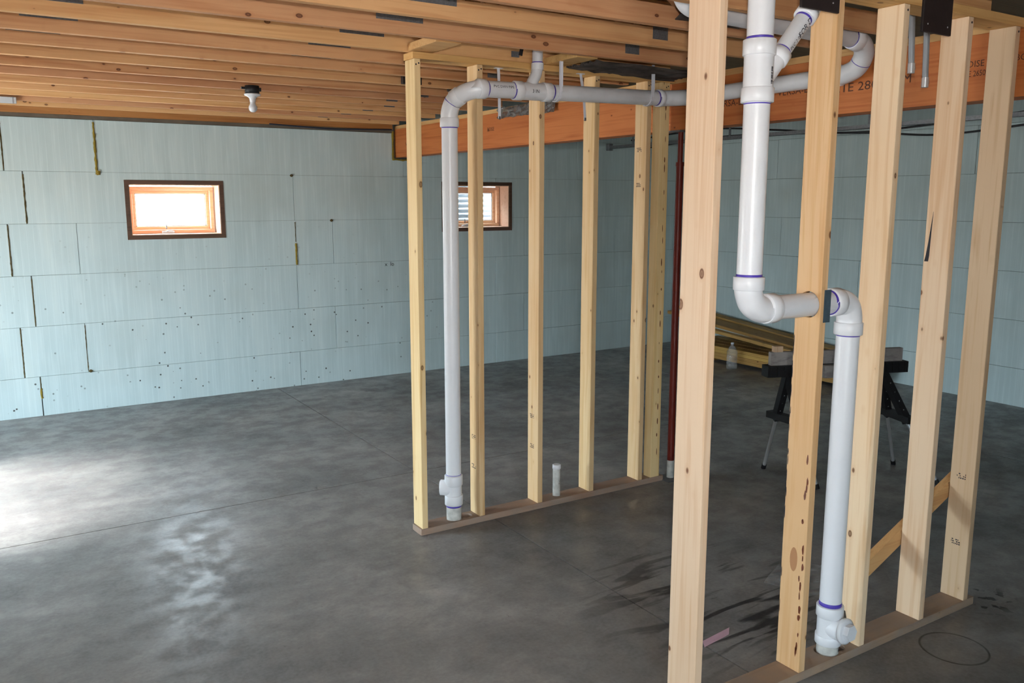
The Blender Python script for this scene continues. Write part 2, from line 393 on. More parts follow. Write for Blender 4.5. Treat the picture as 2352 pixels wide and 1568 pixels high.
# ------------------------------------------------------------------ foam block walls
ZC = [0.0, 0.356, 0.802, 1.248, 1.694, 2.140, 2.590, 3.05]
WIN = [(1.222, 2.096, 1.538, 2.076), (4.444, 5.360, 1.548, 2.096)]
def sub_rect(r, holes):
    out = [r]
    for hx0, hx1, hz0, hz1 in holes:
        nxt = []
        for a, b_, c_, d_ in out:
            if hx1 <= a or hx0 >= b_ or hz1 <= c_ or hz0 >= d_: nxt.append((a, b_, c_, d_)); continue
            if c_ < hz0: nxt.append((a, b_, c_, hz0))
            if d_ > hz1: nxt.append((a, b_, hz1, d_))
            lo, hi = max(c_, hz0), min(d_, hz1)
            if a < hx0: nxt.append((a, hx0, lo, hi))
            if b_ > hx1: nxt.append((hx1, b_, lo, hi))
        out = nxt
    return out
core = MB()
for a, b_, c_, d_ in sub_rect((XL-0.3, XR+0.3, -0.1, 3.1), WIN): core.box(a, b_, D+0.012, D+0.33, c_, d_)
wall_back = struct(core.build('wall_back', 'core'))
JB = [[0.424, 2.78, 5.14, 7.5], [0.307, 0.811, 3.175, 5.53, 7.9], [0.427, 2.782, 5.14, 7.5], [0.285, 0.811, 3.175, 5.53, 7.9], [0.432, 2.778, 5.14, 7.5], [0.298, 1.008, 3.985, 6.3], [3.985, 5.14, 7.5]]
def wide(x): return 0.0045 if x < 0.45 else 0.0016
for k in range(7):
    js = [XL-0.3]+JB[k]+[XR+0.02]
    for i in range(len(js)-1):
        if k == 6 and i == 0: continue
        x0 = js[i]+(wide(js[i]) if i else 0); x1 = js[i+1]-(wide(js[i+1]) if i < len(js)-2 else 0)
        z0 = ZC[k]+0.0009; z1 = ZC[k+1]-0.0009
        dy = random.uniform(-0.002, 0.002)
        mb = MB()
        holes = [w for w in WIN if not (w[1] <= x0 or w[0] >= x1 or w[3] <= z0 or w[2] >= z1)]
        # the beam pocket
        if k >= 4: holes = holes+[(3.86, 4.075, 2.325, 3.2)]
        rs = sub_rect((x0, x1, z0, z1), holes)
        for r in rs: mb.box(r[0], r[1], D+dy, D+0.02, r[2], r[3], 0.002 if len(rs) == 1 else 0)
        mb.build('foam_block', 'eps', wall_back)
def bead(x, z0, z1, w, mat, parent, lump=0.3):
    pts = []; rads = []; z = z0
    while z < z1:
        pts.append((x+random.uniform(-1, 1)*w*0.25, D-0.001, z)); rads.append(w*random.uniform(1-lump, 1+lump)); z += 0.018
    MB().tube(pts, rads, 8).build('foam_bead', mat, parent)
bead(1.008, 2.12, 2.585, 0.010, 'foam', wall_back); bead(1.018, 2.115, 2.165, 0.017, 'foam', wall_back, 0.2)
bead(2.784, 1.25, 1.48, 0.010, 'foam', wall_back, 0.15); bead(2.782, 1.48, 1.69, 0.004, 'foam_dark', wall_back)
bead(0.424, 0.16, 0.25, 0.009, 'foam', wall_back, 0.1); bead(0.424, 0.25, 0.35, 0.004, 'foam_dark', wall_back)
bead(0.432, 1.70, 2.13, 0.006, 'foam_dark', wall_back); bead(0.285, 1.25, 1.69, 0.005, 'foam_dark', wall_back)
bead(0.427, 0.81, 1.24, 0.004, 'foam_dark', wall_back); bead(0.307, 0.36, 0.80, 0.005, 'foam_dark', wall_back)
bead(0.298, 2.15, 2.58, 0.005, 'foam_dark', wall_back); bead(0.811, 0.37, 0.80, 0.0035, 'foam_dark', wall_back)
for x, z in ((2.765, 2.137), (3.165, 1.69), (0.83, 0.365)):
    MB().lathe([(0.0, -0.016), (0.014, -0.008), (0.018, 0.0), (0.010, 0.010), (0, 0.014)], (x, D-0.002, z), 8).build('foam_blob', 'foam_dark', wall_back)
flat_text('marker_writing', 'x  lo', 0.06, (3.80, D-0.004, 1.215), (1, 0, 0), (0, 0, 1), 'ink', wall_back)
# ragged slab edge along the wall foot
struct(MB().box(XL, 3.86, D-0.015, D+0.10, 2.592, 2.622).build('trim_1', 'sill'))
struct(MB().box(XL, 3.86, D-0.03, D+0.008, 2.623, 3.0).build('trim_2', 'rim'))

wall_right = struct(MB().box(XR+0.012, XR+0.33, YF-0.3, D+0.33, -0.1, 3.1).build('wall_right', 'core'))
for k in range(7):
    js = [YF-0.3]; y = -1.4+(1.18 if k % 2 else 0.0)+(k % 3)*0.05
    while y < D-0.3: js.append(y); y += 2.36
    js.append(D)
    for i in range(len(js)-1):
        dx = random.uniform(-0.002, 0.002)
        MB().box(XR+dx, XR+0.02, js[i]+0.0016, js[i+1]-0.0016, ZC[k]+0.0013, ZC[k+1]-0.0013, 0.002).build('foam_block', 'eps', wall_right)
# walls outside the picture: the left one carries the window that lets the sun patch in
LW = [(5.35, 6.95, 0.02, 2.12)]
mb = MB()
for a, b_, c_, d_ in sub_rect((YF-0.3, D+0.33, -0.1, 3.1), LW): mb.box(XL-0.33, XL, a, b_, c_, d_)
wall_left = struct(mb.build('wall_left', 'eps'))
mb = MB()
FW = [(-1.4, 0.0, 0.02, 2.22)]
for a, b_, c_, d_ in sub_rect((XL-0.33, XR+0.33, -0.1, 3.1), FW): mb.box(a, b_, YF-0.33, YF, c_, d_)
wall_front = struct(mb.build('wall_front', 'eps'))
ceiling = struct(MB().box(XL-0.33, XR+0.33, YF-0.33, D+0.35, 3.02, 3.06).build('ceiling', 'deck'))
y = YF
while y < D-0.1:
    MB().box(XL, 3.98, y+0.002, min(y+1.218, D), 3.0, 3.02).build('deck_panel', 'deck', ceiling); y += 1.22

# ------------------------------------------------------------------ windows
def window(nm, x0, x1, z0, z1):
    w = bpy.data.objects.new(nm, None); C.objects.link(w); w.location = ((x0+x1)/2, D+0.2, z0); struct(w)
    bt = 0.038; dep0, dep1 = D-0.006, D+0.30
    L = lambda mb: mb   # geometry below is local to the empty
    ox, oy, oz = w.location
    def bx(name, mat, a, b_, c_, d_, e, f, ch=0.0, parent=w):
        return MB().box(a-ox, b_-ox, c_-oy, d_-oy, e-oz, f-oz, ch).build(name, mat, parent)
    # dark buck lining the opening
    bx('buck_board', 'buck', x0, x1, dep0, dep1, z1-bt, z1); bx('buck_board', 'buck', x0, x1, dep0, dep1, z0, z0+bt)
    bx('buck_board', 'buck', x0, x0+bt, dep0, dep1, z0+bt, z1-bt); bx('buck_board', 'buck', x1-bt, x1, dep0, dep1, z0+bt, z1-bt)
    # pale lining behind the dark edge
    a, b_, c_, d_ = x0+bt, x1-bt, z0+bt, z1-bt
    lt = 0.006
    bx('lining', 'jamb', a, b_, D+0.004, D+0.30, c_, c_+lt); bx('lining', 'jamb', a, b_, D+0.004, D+0.30, d_-lt, d_)
    bx('lining', 'jamb', b_-lt, b_, D+0.004, D+0.30, c_+lt, d_-lt); bx('lining', 'jamb', a, a+lt, D+0.004, D+0.30, c_+lt, d_-lt)
    # window frame near the outer face
    fy0, fy1 = D+0.19, D+0.30; fw = 0.034; gp = 0.010
    a, b_, c_, d_ = a+lt+gp, b_-lt-gp, c_+lt+0.002, d_-lt-gp
    for q in ((a, b_, c_, c_+fw), (a, b_, d_-fw, d_), (a, a+fw, c_+fw, d_-fw), (b_-fw, b_, c_+fw, d_-fw)):
        bx('frame_board', 'sash', q[0], q[1], fy0, fy1, q[2], q[3], 0.003)
    a, b_, c_, d_ = a+fw, b_-fw, c_+fw, d_-fw; sw = 0.030
    sash = bx('sash', 'sash', a, b_, D+0.235, D+0.275, d_-sw, d_, 0.003)
    for q in ((a, b_, c_, c_+sw), (a, a+sw, c_+sw, d_-sw), (b_-sw, b_, c_+sw, d_-sw)):
        bx('sash_rail', 'sash', q[0], q[1], D+0.235, D+0.275, q[2], q[3], 0.003)
    a, b_, c_, d_ = a+sw, b_-sw, c_+sw, d_-sw
    for q in ((a, b_, c_, c_+0.008), (a, b_, d_-0.008, d_), (a, a+0.008, c_, d_), (b_-0.008, b_, c_, d_)):
        bx('glazing_bead', 'porcelain', q[0], q[1], D+0.247, D+0.256, q[2], q[3])
    bx('pane', 'glass', a, b_, D+0.257, D+0.261, c_, d_)
    # crank operator on the bottom frame
    xm = x0+(x1-x0)*0.44
    op = MB(); op.box(xm-0.055-ox, xm+0.055-ox, fy0-0.030-oy, fy0+0.002-oy, c_-0.075-oz, c_-0.045-oz, 0.006)
    op = op.build('crank', 'porcelain', w)
    MB().tube([(xm-0.02-ox, fy0-0.02-oy, c_-0.048-oz), (xm+0.005-ox, fy0-0.024-oy, c_-0.036-oz), (xm+0.04-ox, fy0-0.024-oy, c_-0.036-oz)], 0.006, 8).build('crank_arm', 'porcelain', w)
    MB().tube([(xm-0.012-ox, fy0-0.012-oy, c_-0.02-oz), (xm-0.012-ox, fy0-0.012-oy, c_+0.025-oz)], [0.007, 0.004], 8).build('lock_lever', 'steel', w)
    return w
window('window_1', *WIN[0]); window('window_2', *WIN[1])
# corrugated window well outside the second window
wc = (4.90, D+0.34); pts = []
nz = 150; na = 28; vs = []
for i in range(nz+1):
    z = 1.12+i*0.0088; r = 0.60+0.017*math.sin(2*PI*z/0.062)
    for j in range(na+1):
        a = PI*j/na; vs.append((wc[0]+math.cos(a)*r*1.02, wc[1]+math.sin(a)*r, z))
fs = [(i*(na+1)+j, i*(na+1)+j+1, (i+1)*(na+1)+j+1, (i+1)*(na+1)+j) for i in range(nz) for j in range(na)]
ww = MB().add(vs, fs, True).build('window_well', 'well')
md = ww.modifiers.new('thickness', 'SOLIDIFY'); md.thickness = 0.003
MB().add([(wc[0]+math.cos(a)*0.60, wc[1]-0.005+math.sin(a)*0.60, 1.15) for a in [PI*q/20 for q in range(21)]], [tuple(range(21))]).build('well_light_stop', plain('mottled_grey', lin(120, 116, 110), 0.9, 0, 0.2, 0.5, 60), ww)  # unseen disc added to keep light from entering the well from below
tag(ww, 'corrugated galvanised window well seen through the right-hand basement window', 'window well')
# glazing outside the picture: the glass doors in the left wall and the glass doors behind the photographer
w3 = bpy.data.objects.new('door_2', None); C.objects.link(w3); w3.location = (XL-0.16, 6.15, 0.02); struct(w3)
for a, b_, c_, d_ in ((-0.8, -0.74, 0, 2.1), (0.74, 0.8, 0, 2.1), (-0.03, 0.03, 0.06, 2.04), (-0.74, 0.74, 0, 0.06), (-0.74, 0.74, 2.04, 2.1)):
    MB().box(-0.05, 0.05, a, b_, c_, d_).build('frame_board', 'porcelain', w3)
for a, b_ in ((-0.74, -0.03), (0.03, 0.74)): MB().box(-0.004, 0.004, a, b_, 0.06, 2.04).build('pane', 'glass', w3)
d1 = bpy.data.objects.new('door_1', None); C.objects.link(d1); d1.location = (-0.7, YF-0.16, 0.02); struct(d1)
for a, b_, c_, d_ in ((-0.7, -0.63, 0, 2.2), (0.63, 0.7, 0, 2.2), (-0.05, 0.05, 0.06, 2.14), (-0.63, 0.63, 0, 0.06), (-0.63, 0.63, 2.14, 2.2)):
    MB().box(a, b_, -0.05, 0.05, c_, d_).build('frame_board', 'porcelain', d1)
for a, b_ in ((-0.63, -0.05), (0.05, 0.63)): MB().box(a, b_, -0.004, 0.004, 0.06, 2.14).build('pane', 'glass', d1)

# ------------------------------------------------------------------ floor trusses
ZJ = 2.665
ordinal = ['nearest the back foam wall', 'second out from the back foam wall', 'third out from the back foam wall', 'fourth out from the back foam wall', 'fifth out from the back foam wall',
           'sixth out, the one beside the bare bulb', 'seventh out from the back foam wall', 'eighth out from the back foam wall', 'ninth out from the back foam wall', 'tenth out from the back foam wall',
           'just behind the far stud wall', 'just in front of the far stud wall', 'second in front of the far stud wall', 'third in front of the far stud wall', 'just behind the near stud wall', 'over the near stud wall', 'in front of the near stud wall']
XA, XB = XL+0.01, 3.86
chord_me = MB().box(XA, XB, -0.038, 0, 0, 0.089, 0.0025).mesh('bottom_chord', 'joist')
top_me = MB().box(XA, XB, -0.038, 0, 0.246, 0.335).mesh('top_chord', 'joist')
web_me = [MB().obox((-0.14, -0.019, 0.085), (0.14, -0.019, 0.25), 0.036, 0.06, (0, 0, 1)).mesh('web', 'web'),
          MB().obox((0.14, -0.019, 0.085), (-0.14, -0.019, 0.25), 0.036, 0.06, (0, 0, 1)).mesh('web', 'web')]
post_me = MB().box(-0.036, 0, -0.037, -0.001, 0.089, 0.246).mesh('end_post', 'web')
def plate_mesh(w, h_, y0):
    mb = MB().box(-w/2, w/2, y0-0.0015, y0, 0, h_)
    k = int(w/0.021); r = int(h_/0.014)
    for i in range(k):
        for j in range(r):
            x = -w/2+(i+0.5)*w/k; z = (j+0.5)*h_/r
            mb.box(x-0.004, x+0.004, y0-0.0030, y0-0.0015, z-0.0032, z+0.0032)
    return mb.mesh('truss_plate', 'steel_dark')
pl_small = plate_mesh(0.10, 0.10, -0.038); pl_long = plate_mesh(0.24, 0.06, -0.038)
for k in range(16):
    yb = 8.31-0.406*k
    t = thing('floor_truss', 'open-web wood floor truss overhead, '+ordinal[k], 'truss', (0, yb, ZJ), 'floor trusses side by side under the deck')
    c = inst('bottom_chord', chord_me, t); inst('top_chord', top_me, t); inst('end_post', post_me, t, (XB, 0, 0))
    for q in range(9): inst('web', web_me[q % 2], t, (-1.2+q*0.56+(0.28 if q % 2 else 0)*0, 0, 0))
    # connector plates: short ones where webs meet, a long one at the chord splice
    for q, dx in enumerate((3.04, 3.12, 3.17, 3.20)[k % 4:k % 4+1]): inst('truss_plate', pl_small, t, (dx-0.0, 0, 0.032))
    inst('truss_plate', pl_long, t, (1.75+0.02*(k % 3), 0, 0.058))
    inst('truss_plate', pl_long, t, (0.40-0.02*(k % 3), 0, 0.058))

# ------------------------------------------------------------------ main beam
beam = thing('main_beam', 'orange laminated wood beam running back to the foam wall pocket', 'beam', (3.90, 0, 2.34))
for i in range(3): MB().box(i*0.0445, i*0.0445+0.0435, -1.5, D+0.10, 0, 0.29, 0.002).build('beam_ply', 'lvl', beam)
MB().box(0.0, 0.1335, -1.5, D+0.06, 0.29, 0.325).build('nailer', 'nailer', beam)
def bt(s, y, z, size, st=1.0): flat_text('beam_stamp', s, size, (-0.0015, y, z), (0, -1, 0), (0, 0, 1), 'ink_brown', beam, st)
bt('2.1E 2800', 2.86, 0.128, 0.062, 1.25); bt('VERSA-LAM', 3.23, 0.147, 0.052, 1.1); bt('VERSA-LAM', 3.70, 0.125, 0.052, 1.1); bt('LAM', 2.62, 0.135, 0.06)
bt('BOISE', 2.265, 0.162, 0.04); bt('1.8E 2650', 2.262, 0.120, 0.036, 0.8); bt('BOISE', 2.03, 0.165, 0.04)
bt('2.1E 2800', 7.25, 0.140, 0.055, 1.3); bt('VERSA-LAM', 8.05, 0.125, 0.05, 1.3); bt('BOISE', 6.5, 0.16, 0.045)
# foam round the pocket
fp = MB()
fp.tube([(3.872, D-0.004, z) for z in [2.31+0.03*i for i in range(11)]], [0.014*random.uniform(0.7, 1.3) for _ in range(11)], 8)
fp.tube([(x, D-0.004, 2.318+0.004*math.sin(i)) for i, x in enumerate([3.86+0.025*i for i in range(9)])], [0.009*random.uniform(0.7, 1.3) for _ in range(9)], 8)
tag(fp.build('pocket_foam', 'foam'), 'yellow foam sealing the beam pocket in the back wall', 'foam')

# steel post under the beam
post = thing('steel_post', 'thin red-brown adjustable steel post under the orange beam', 'post', (3.955, 4.20, 0))
MB().box(-0.08, 0.08, -0.07, 0.07, 0.0, 0.008).build('base_plate', 'steel_dark', post)
MB().tube([(0, 0, 0.008), (0, 0, 0.13)], 0.0245, 20).build('white_foot', 'pvc_dirty', post)
MB().tube([(0, 0, 0.13), (0, 0, 2.12)], 0.024, 20).build('lower_tube', 'red', post)
MB().tube([(0, 0, 2.11), (0, 0, 2.335)], 0.017, 16).build('upper_tube', 'red', post)
MB().tube([(0, 0, 2.115), (0, 0, 2.14)], 0.027, 16).build('collar', 'red', post)
MB().box(-0.06, 0.06, -0.05, 0.05, 2.330, 2.339).build('head_plate', 'steel_dark', post)

# ------------------------------------------------------------------ far stud wall
T = 0.036; DP = 0.114; YW = 4.19
fw_ = thing('stud_wall', 'far stud wall of six pale studs with the grey drain pipe', 'stud wall', (2.04, YW, 0))
bp = MB().box(0, 1.84, 0, DP, 0.0005, 0.038, 0.002).build('bottom_plate', 'plate', fw_)
hc = MB().tube([(2.285-2.04, 0.060, -0.02), (2.285-2.04, 0.060, 0.06)], 0.049, 28); cut(bp, hc)
cut(bp, MB().tube([(2.368-2.04, 0.060, -0.02), (2.368-2.04, 0.060, 0.06)], 0.036, 24))
cut(bp, MB().tube([(3.031-2.04, 0.066, -0.02), (3.031-2.04, 0.066, 0.06)], 0.029, 24))
MB().box(0, 1.84, 0, DP, 2.630, 2.664, 0.002).build('top_plate', 'board_x', fw_)
st_me = MB().box(0, T, 0, DP, 0.0385, 2.6295, 0.003).mesh('stud', 'stud_far')
for x in (2.048, 2.427, 2.842, 3.243, 3.655): inst('stud', st_me, fw_, (x-2.04, 0, 0))
MB().box(0, 0.078, 0, 0.072, 0.0385, 2.6295, 0.003).build('stud', 'stud_far', fw_, (3.764-2.04, 0, 0))
nail_me = MB().tube([(0, -0.0008, 0), (0, 0.001, 0)], 0.0045, 8).mesh('nail_head', 'ink')
for x in (2.048, 2.427, 3.243, 3.655, 3.80):
    for dx, z in ((0.010, 2.600), (0.026, 2.607)): inst('nail_head', nail_me, fw_, (x-2.04+dx, 0, z))
# smudged grade stamps on the stud sides
def stamp(parent, x, y0, z, w=0.04, h_=0.03, rows=3):
    mb = MB()
    for r in range(rows):
        yy = y0
        while yy < y0+w:
            l = random.uniform(0.003, 0.008)
            if random.random() < 0.8: mb.box(x-0.0007, x-0.0003, yy, yy+l, z+r*h_/rows, z+r*h_/rows+h_/rows*0.55)
            yy += l+0.003
    mb.build('grade_stamp', 'ink', parent)
for x, z in ((2.427, 0.50), (2.427, 0.32), (2.842, 0.38), (2.842, 0.57), (3.655, 2.20), (3.655, 1.98)): stamp(fw_, x-2.04, 0.045, z)

# blocking between trusses above the far wall
tag(MB().box(2.02, 2.16, 3.885, 4.205, 2.6655, 2.703, 0.002).build('blocking_board', 'board_x'), 'short flat blocking board above the left end of the far stud wall', 'board')
tag(MB().box(2.88, 3.02, 3.885, 4.205, 2.6655, 2.703, 0.002).build('blocking_board', 'board_x'), 'short flat blocking board above the branch of the far drain', 'board')

# ------------------------------------------------------------------ near stud wall
YN = 2.035
nw = thing('stud_wall', 'near stud wall of five big studs with the tall white drain stack', 'stud wall', (2.05, YN, 0))
bp = MB().box(-0.1, 1.84, 0, DP, 0.0005, 0.038, 0.002).build('bottom_plate', 'plate', nw)
cut(bp, MB().tube([(2.88-2.05, 0.056, -0.02), (2.88-2.05, 0.056, 0.06)], 0.050, 28))
cut(bp, MB().tube([(2.945-2.05, 0.056, -0.02), (2.945-2.05, 0.056, 0.06)], 0.036, 24))
MB().box(-0.1, 1.84, 0, DP, 2.622, 2.660, 0.002).build('top_plate', 'board_x', nw)
sn_me = MB().box(0, T, 0, DP, 0.0385, 2.6215, 0.003).mesh('stud', 'stud_near')
studs = [inst('stud', sn_me, nw, (x-2.05, 0, 0)) for x in (2.640, 3.020, 3.447, 3.800)]
studs.insert(0, MB().box(0, T, 0, 0.14, 0.0385, 2.6215, 0.003).build('stud', 'stud_near', nw, (2.066-2.05, 0, 0)))
for q, mt in ((1, 'stud_orange'), (3, 'stud_near'), (4, 'stud_tan')):
    studs[q].data = studs[q].data.copy(); studs[q].data.materials[0] = M[mt]
cut(studs[1], MB().tube([(-0.05, 0.055, 1.512), (0.1, 0.055, 1.512)], 0.050, 28))
# notch sawn out of the foot of the third stud
nb = MB(); nb.add([(-0.1, 0.03, 0.0), (-0.1, 0.2, 0.0), (-0.1, 0.2, 0.17), (-0.1, 0.075, 0.17), (0.2, 0.03, 0.0), (0.2, 0.2, 0.0), (0.2, 0.2, 0.17), (0.2, 0.075, 0.17)],
                  [(0,1,2,3),(4,7,6,5),(0,4,5,1),(1,5,6,2),(2,6,7,3),(3,7,4,0)])
cut(studs[2], nb)
for x in (3.020, 3.447, 3.800): inst('nail_head', nail_me, nw, (x-2.05+0.022, 0, 2.60))
# long split in the fourth stud
sp_ = MB(); zz = [1.64, 1.665, 1.72, 1.79, 1.85]; wv = [0.009, 0.008, 0.005, 0.0025, 0.0005]
for i in range(4):
    y0, y1 = 0.100-0.004*i, 0.096-0.004*i
    sp_.add([(-0.0006, y0-wv[i], zz[i]), (-0.0006, y0+wv[i], zz[i]), (-0.0006, y1+wv[i+1], zz[i+1]), (-0.0006, y1-wv[i+1], zz[i+1])], [(0,1,2,3)])
sp_.build('split', 'ink', nw, (3.447-2.05, 0, 0))
for x, z in ((3.800, 0.62), (3.800, 0.30)): stamp(nw, x-2.05, 0.04, z)
# bark pockets and pitch streaks on the second stud, on its edges
pm = plain('pitch_streak', lin(120, 58, 24), 0.35, 0, 0.5, 0.4, 60); M['pitch'] = pm
pk = MB()
for i in range(26):
    z = 0.08+i*0.036+random.uniform(-0.012, 0.012)
    if random.random() < 0.25: continue
    y = 0.016+random.uniform(-0.006, 0.008); h_ = random.uniform(0.008, 0.024); w_ = random.uniform(0.003, 0.007)
    vs = [(-0.0005-0.0006*math.cos(0), y+math.cos(a)*w_*random.uniform(0.7, 1.2), z+math.sin(a)*h_*random.uniform(0.7, 1.2)) for a in [2*PI*q/9 for q in range(9)]]
    pk.add(vs, [tuple(range(9))])
pk.build('pitch_pocket', 'pitch', nw, (2.640-2.05, 0, 0))
pk2 = MB()
for i in range(22):
    z = 0.20+i*0.11+random.uniform(-0.03, 0.03)
    x = 0.048+random.uniform(-0.003, 0.003); h_ = random.uniform(0.008, 0.030); w_ = random.uniform(0.002, 0.005)
    pk2.add([(x+math.cos(a)*w_, -0.0006, z+math.sin(a)*h_) for a in [2*PI*q/9 for q in range(9)]], [tuple(range(9))])
pk2.build('pitch_pocket', 'pitch', fw_, (3.764-2.04, 0, 0))
bk = MB()
for i in range(34):
    z = 0.25+i*0.034+random.uniform(-0.012, 0.012); y = 0.1115+random.uniform(-0.003, 0.001); h_ = random.uniform(0.012, 0.034); w_ = random.uniform(0.001, 0.0026)
    if random.random() < 0.45: continue
    bk.add([(-0.0007, min(y+math.cos(a)*w_*random.uniform(0.7, 1.2), 0.1138), z+math.sin(a)*h_) for a in [2*PI*q/8 for q in range(8)]], [tuple(range(8))])
bk.build('bark_edge', 'ink', nw, (2.640-2.05, 0, 0))
# brown damp mark
MB().add([(-0.0005, 0.055+math.cos(a)*0.018, 0.50+math.sin(a)*0.05) for a in [2*PI*q/20 for q in range(20)]], [tuple(range(20))]).build('stain', plain('damp_mark', lin(176, 124, 82), 0.6), nw, (2.640-2.05, 0, 0))
# steel guard plate on the edge of the drilled stud
gp = MB().box(2.658, 2.694, YN-0.003, YN-0.0005, 1.448, 1.570)
gp = gp.build('guard_plate', plain('blued_steel', lin(84, 102, 114), 0.45, 0.3, 0.5, 0.2, 50)); tag(gp, 'bluish steel nail guard on the drilled stud beside the white pipe', 'plate')
# black square plates on the top plate
for x0, x1, z0, lab in ((2.435, 2.632, 2.54, 'black square plate above the white branch elbow of the near stack'), (3.124, 3.312, 2.53, 'black square plate hanging beside the two grey tubes')):
    o = MB().box(x0, x1, YN-0.012, YN-0.001, z0, 2.72, 0.002).build('shield_plate', 'black_paint')
    tag(o, lab, 'plate', 'black shield plates on the near wall')
    for dx in (0.03, 0.16): MB().tube([(x0+dx, YN-0.0135, z0+0.03), (x0+dx, YN-0.012, z0+0.03)], 0.003, 8).build('screw_head', 'chrome', o)
# grey tubes hanging by the near wall
for (xa, za), (xb, zb), lab in (((3.350, 2.80), (3.392, 2.44), 'left and shorter of two grey tubes hanging between the near studs'), ((3.462, 2.80), (3.497, 2.39), 'right and longer of two grey tubes hanging between the near studs')):
    t = thing('water_tube', lab, 'pipe', (xb, 2.235, zb), 'capped grey water tubes')
    MB().tube([(xa-xb, 0, za-zb), ((xa-xb)*0.4, 0, (za-zb)*0.5), (0, 0, 0)], 0.0125, 16).build('tube', 'grey_tube', t)
    MB().tube([(0, 0, -0.018), (0, 0, 0.022)], 0.0145, 16).build('clamp', 'chrome', t)
    MB().box(0.012, 0.022, -0.005, 0.005, -0.004, 0.012).build('clamp_ear', 'steel', t)
# diagonal brace behind the near wall
br = MB().obox((3.05, 2.172, 0.212), (4.02, 2.172, 0.645), 0.036, 0.07, (0, 0, 1)).build('brace_board', 'board_x')
tag(br, 'slanting board nailed behind the near studs close to the floor', 'board')

# ------------------------------------------------------------------ drain pipes
R0, RH = 0.0445, 0.0525
def seg(parent, pts, name='pipe', mat='pvc', r=R0): return MB().tube(pts, r, 28).build(name, mat, parent)
def hub(parent, a, b_, r=RH, mat='pvc', name='hub'):
    a = Vector(a); b_ = Vector(b_); d = (b_-a).normalized()*0.002
    return MB().tube([a, a, a+d, b_-d, b_, b_], [R0*0.98, r-0.002, r, r, r-0.002, R0*0.98], 28, False).build(name, mat, parent)
def ring(parent, p, axis, w=0.006, r=R0+0.0009):
    p = Vector(p); a = Vector(axis).normalized()*w/2
    return MB().tube([p-a, p-a, p+a, p+a], [R0*0.98, r, r, R0*0.98], 28, False).build('primer_ring', 'primer', parent)

# ---- far drain, in front of the far studs and along the beam
fx, fy = 2.285, YW+0.060
fdn = thing('drain_pipe', 'far drain pipe rising by the far studs and running under the joists', 'pipe', (fx, fy, 0))
FL = lambda p: (p[0]-fx, p[1]-fy, p[2])
F = lambda *ps: [FL(p) for p in ps]
seg(fdn, F((fx, fy, 0.002), (fx, fy, 0.16)), 'stub', 'pvc_dirty')
tee = seg(fdn, F((fx, fy, 0.14), (fx, fy, 0.29)), 'cleanout_tee', 'pvc', 0.0475)
hub(fdn, *F((fx, fy, 0.125), (fx, fy, 0.185)), r=0.0535); hub(fdn, *F((fx, fy, 0.245), (fx, fy, 0.305)), r=0.0535)
cd = Vector((-0.83, 0.55, 0.0))
MB().tube([cd*0.02+Vector((0, 0, 0.225)), cd*0.078+Vector((0, 0, 0.228)), cd*0.083+Vector((0, 0, 0.228))], [0.046, 0.046, 0.036], 28).build('cleanout_branch', 'pvc', tee)
ring(fdn, FL((fx, fy, 0.120)), (0, 0, 1), 0.014); ring(fdn, FL((fx, fy, 0.310)), (0, 0, 1), 0.003)
seg(fdn, F((fx, fy, 0.29), (fx, fy, 2.31)))
hub(fdn, *F((fx, fy, 2.293), (fx, fy, 2.342))); ring(fdn, FL((fx, fy, 2.289)), (0, 0, 1), 0.005)
el = curve(F((fx, fy, 2.33), (fx, fy-0.004, 2.375), (fx+0.012, fy-0.03, 2.43), (fx+0.045, fy-0.09, 2.468), (fx+0.10, fy-0.135, 2.487), (fx+0.15, fy-0.147, 2.4895)), 7)
MB().tube(el, 0.0475, 28).build('elbow', 'pvc', fdn)
i1 = 17; hub(fdn, el[i1]-(el[i1+1]-el[i1-1]).normalized()*0.026, el[i1]+(el[i1+1]-el[i1-1]).normalized()*0.02, 0.0515)
i2 = 13; ring(fdn, el[i2], el[i2+1]-el[i2-1], 0.003, 0.0483)
yh = fy-0.148
zf = lambda x: 2.4895+(x-2.42)*0.0215
hub(fdn, *F((2.375, yh, 2.488), (2.425, yh, 2.4895))); ring(fdn, FL((2.430, yh, zf(2.43))), (1, 0, 0.02), 0.007)
seg(fdn, F((2.40, yh, zf(2.40)), (3.66, yh, zf(3.66))), 'pipe', 'pvc_grey')
# wye with a vent rising to the joists
wy = seg(fdn, F((2.62, yh, zf(2.62)), (2.85, yh, zf(2.85))), 'wye', 'pvc_grey', 0.0485)
hub(fdn, *F((2.608, yh, zf(2.608)), (2.658, yh, zf(2.658)))); hub(fdn, *F((2.80, yh, zf(2.80)), (2.852, yh, zf(2.852))))
ring(fdn, FL((2.602, yh, zf(2.6))), (1, 0, 0), 0.007); ring(fdn, FL((2.858, yh, zf(2.86))), (1, 0, 0), 0.011)
vb = curve(F((2.715, yh, 2.50), (2.728, yh, 2.54), (2.755, yh, 2.585), (2.766, yh, 2.63)), 6)
MB().tube(vb, 0.031, 24).build('vent_branch', 'pvc_grey', wy)
MB().tube(F((2.766, yh, 2.615), (2.766, yh, 2.650)), 0.0345, 24).build('vent_hub', 'pvc', wy)
MB().tube(F((2.766, yh, 2.645), (2.766, yh, 2.85)), 0.0300, 24).build('vent_pipe', 'pvc_grey', wy)
MB().tube(F((2.766, yh, 2.652), (2.766, yh, 2.657)), 0.0306, 24).build('primer_ring', 'primer', wy)
pipe_text('pipe_print', 'PVC DWV PIPE', 0.020, FL((2.52, yh, zf(2.52))), (1, 0, 0.02), (-0.1, -1, 0.25), R0, 'ink', fdn)
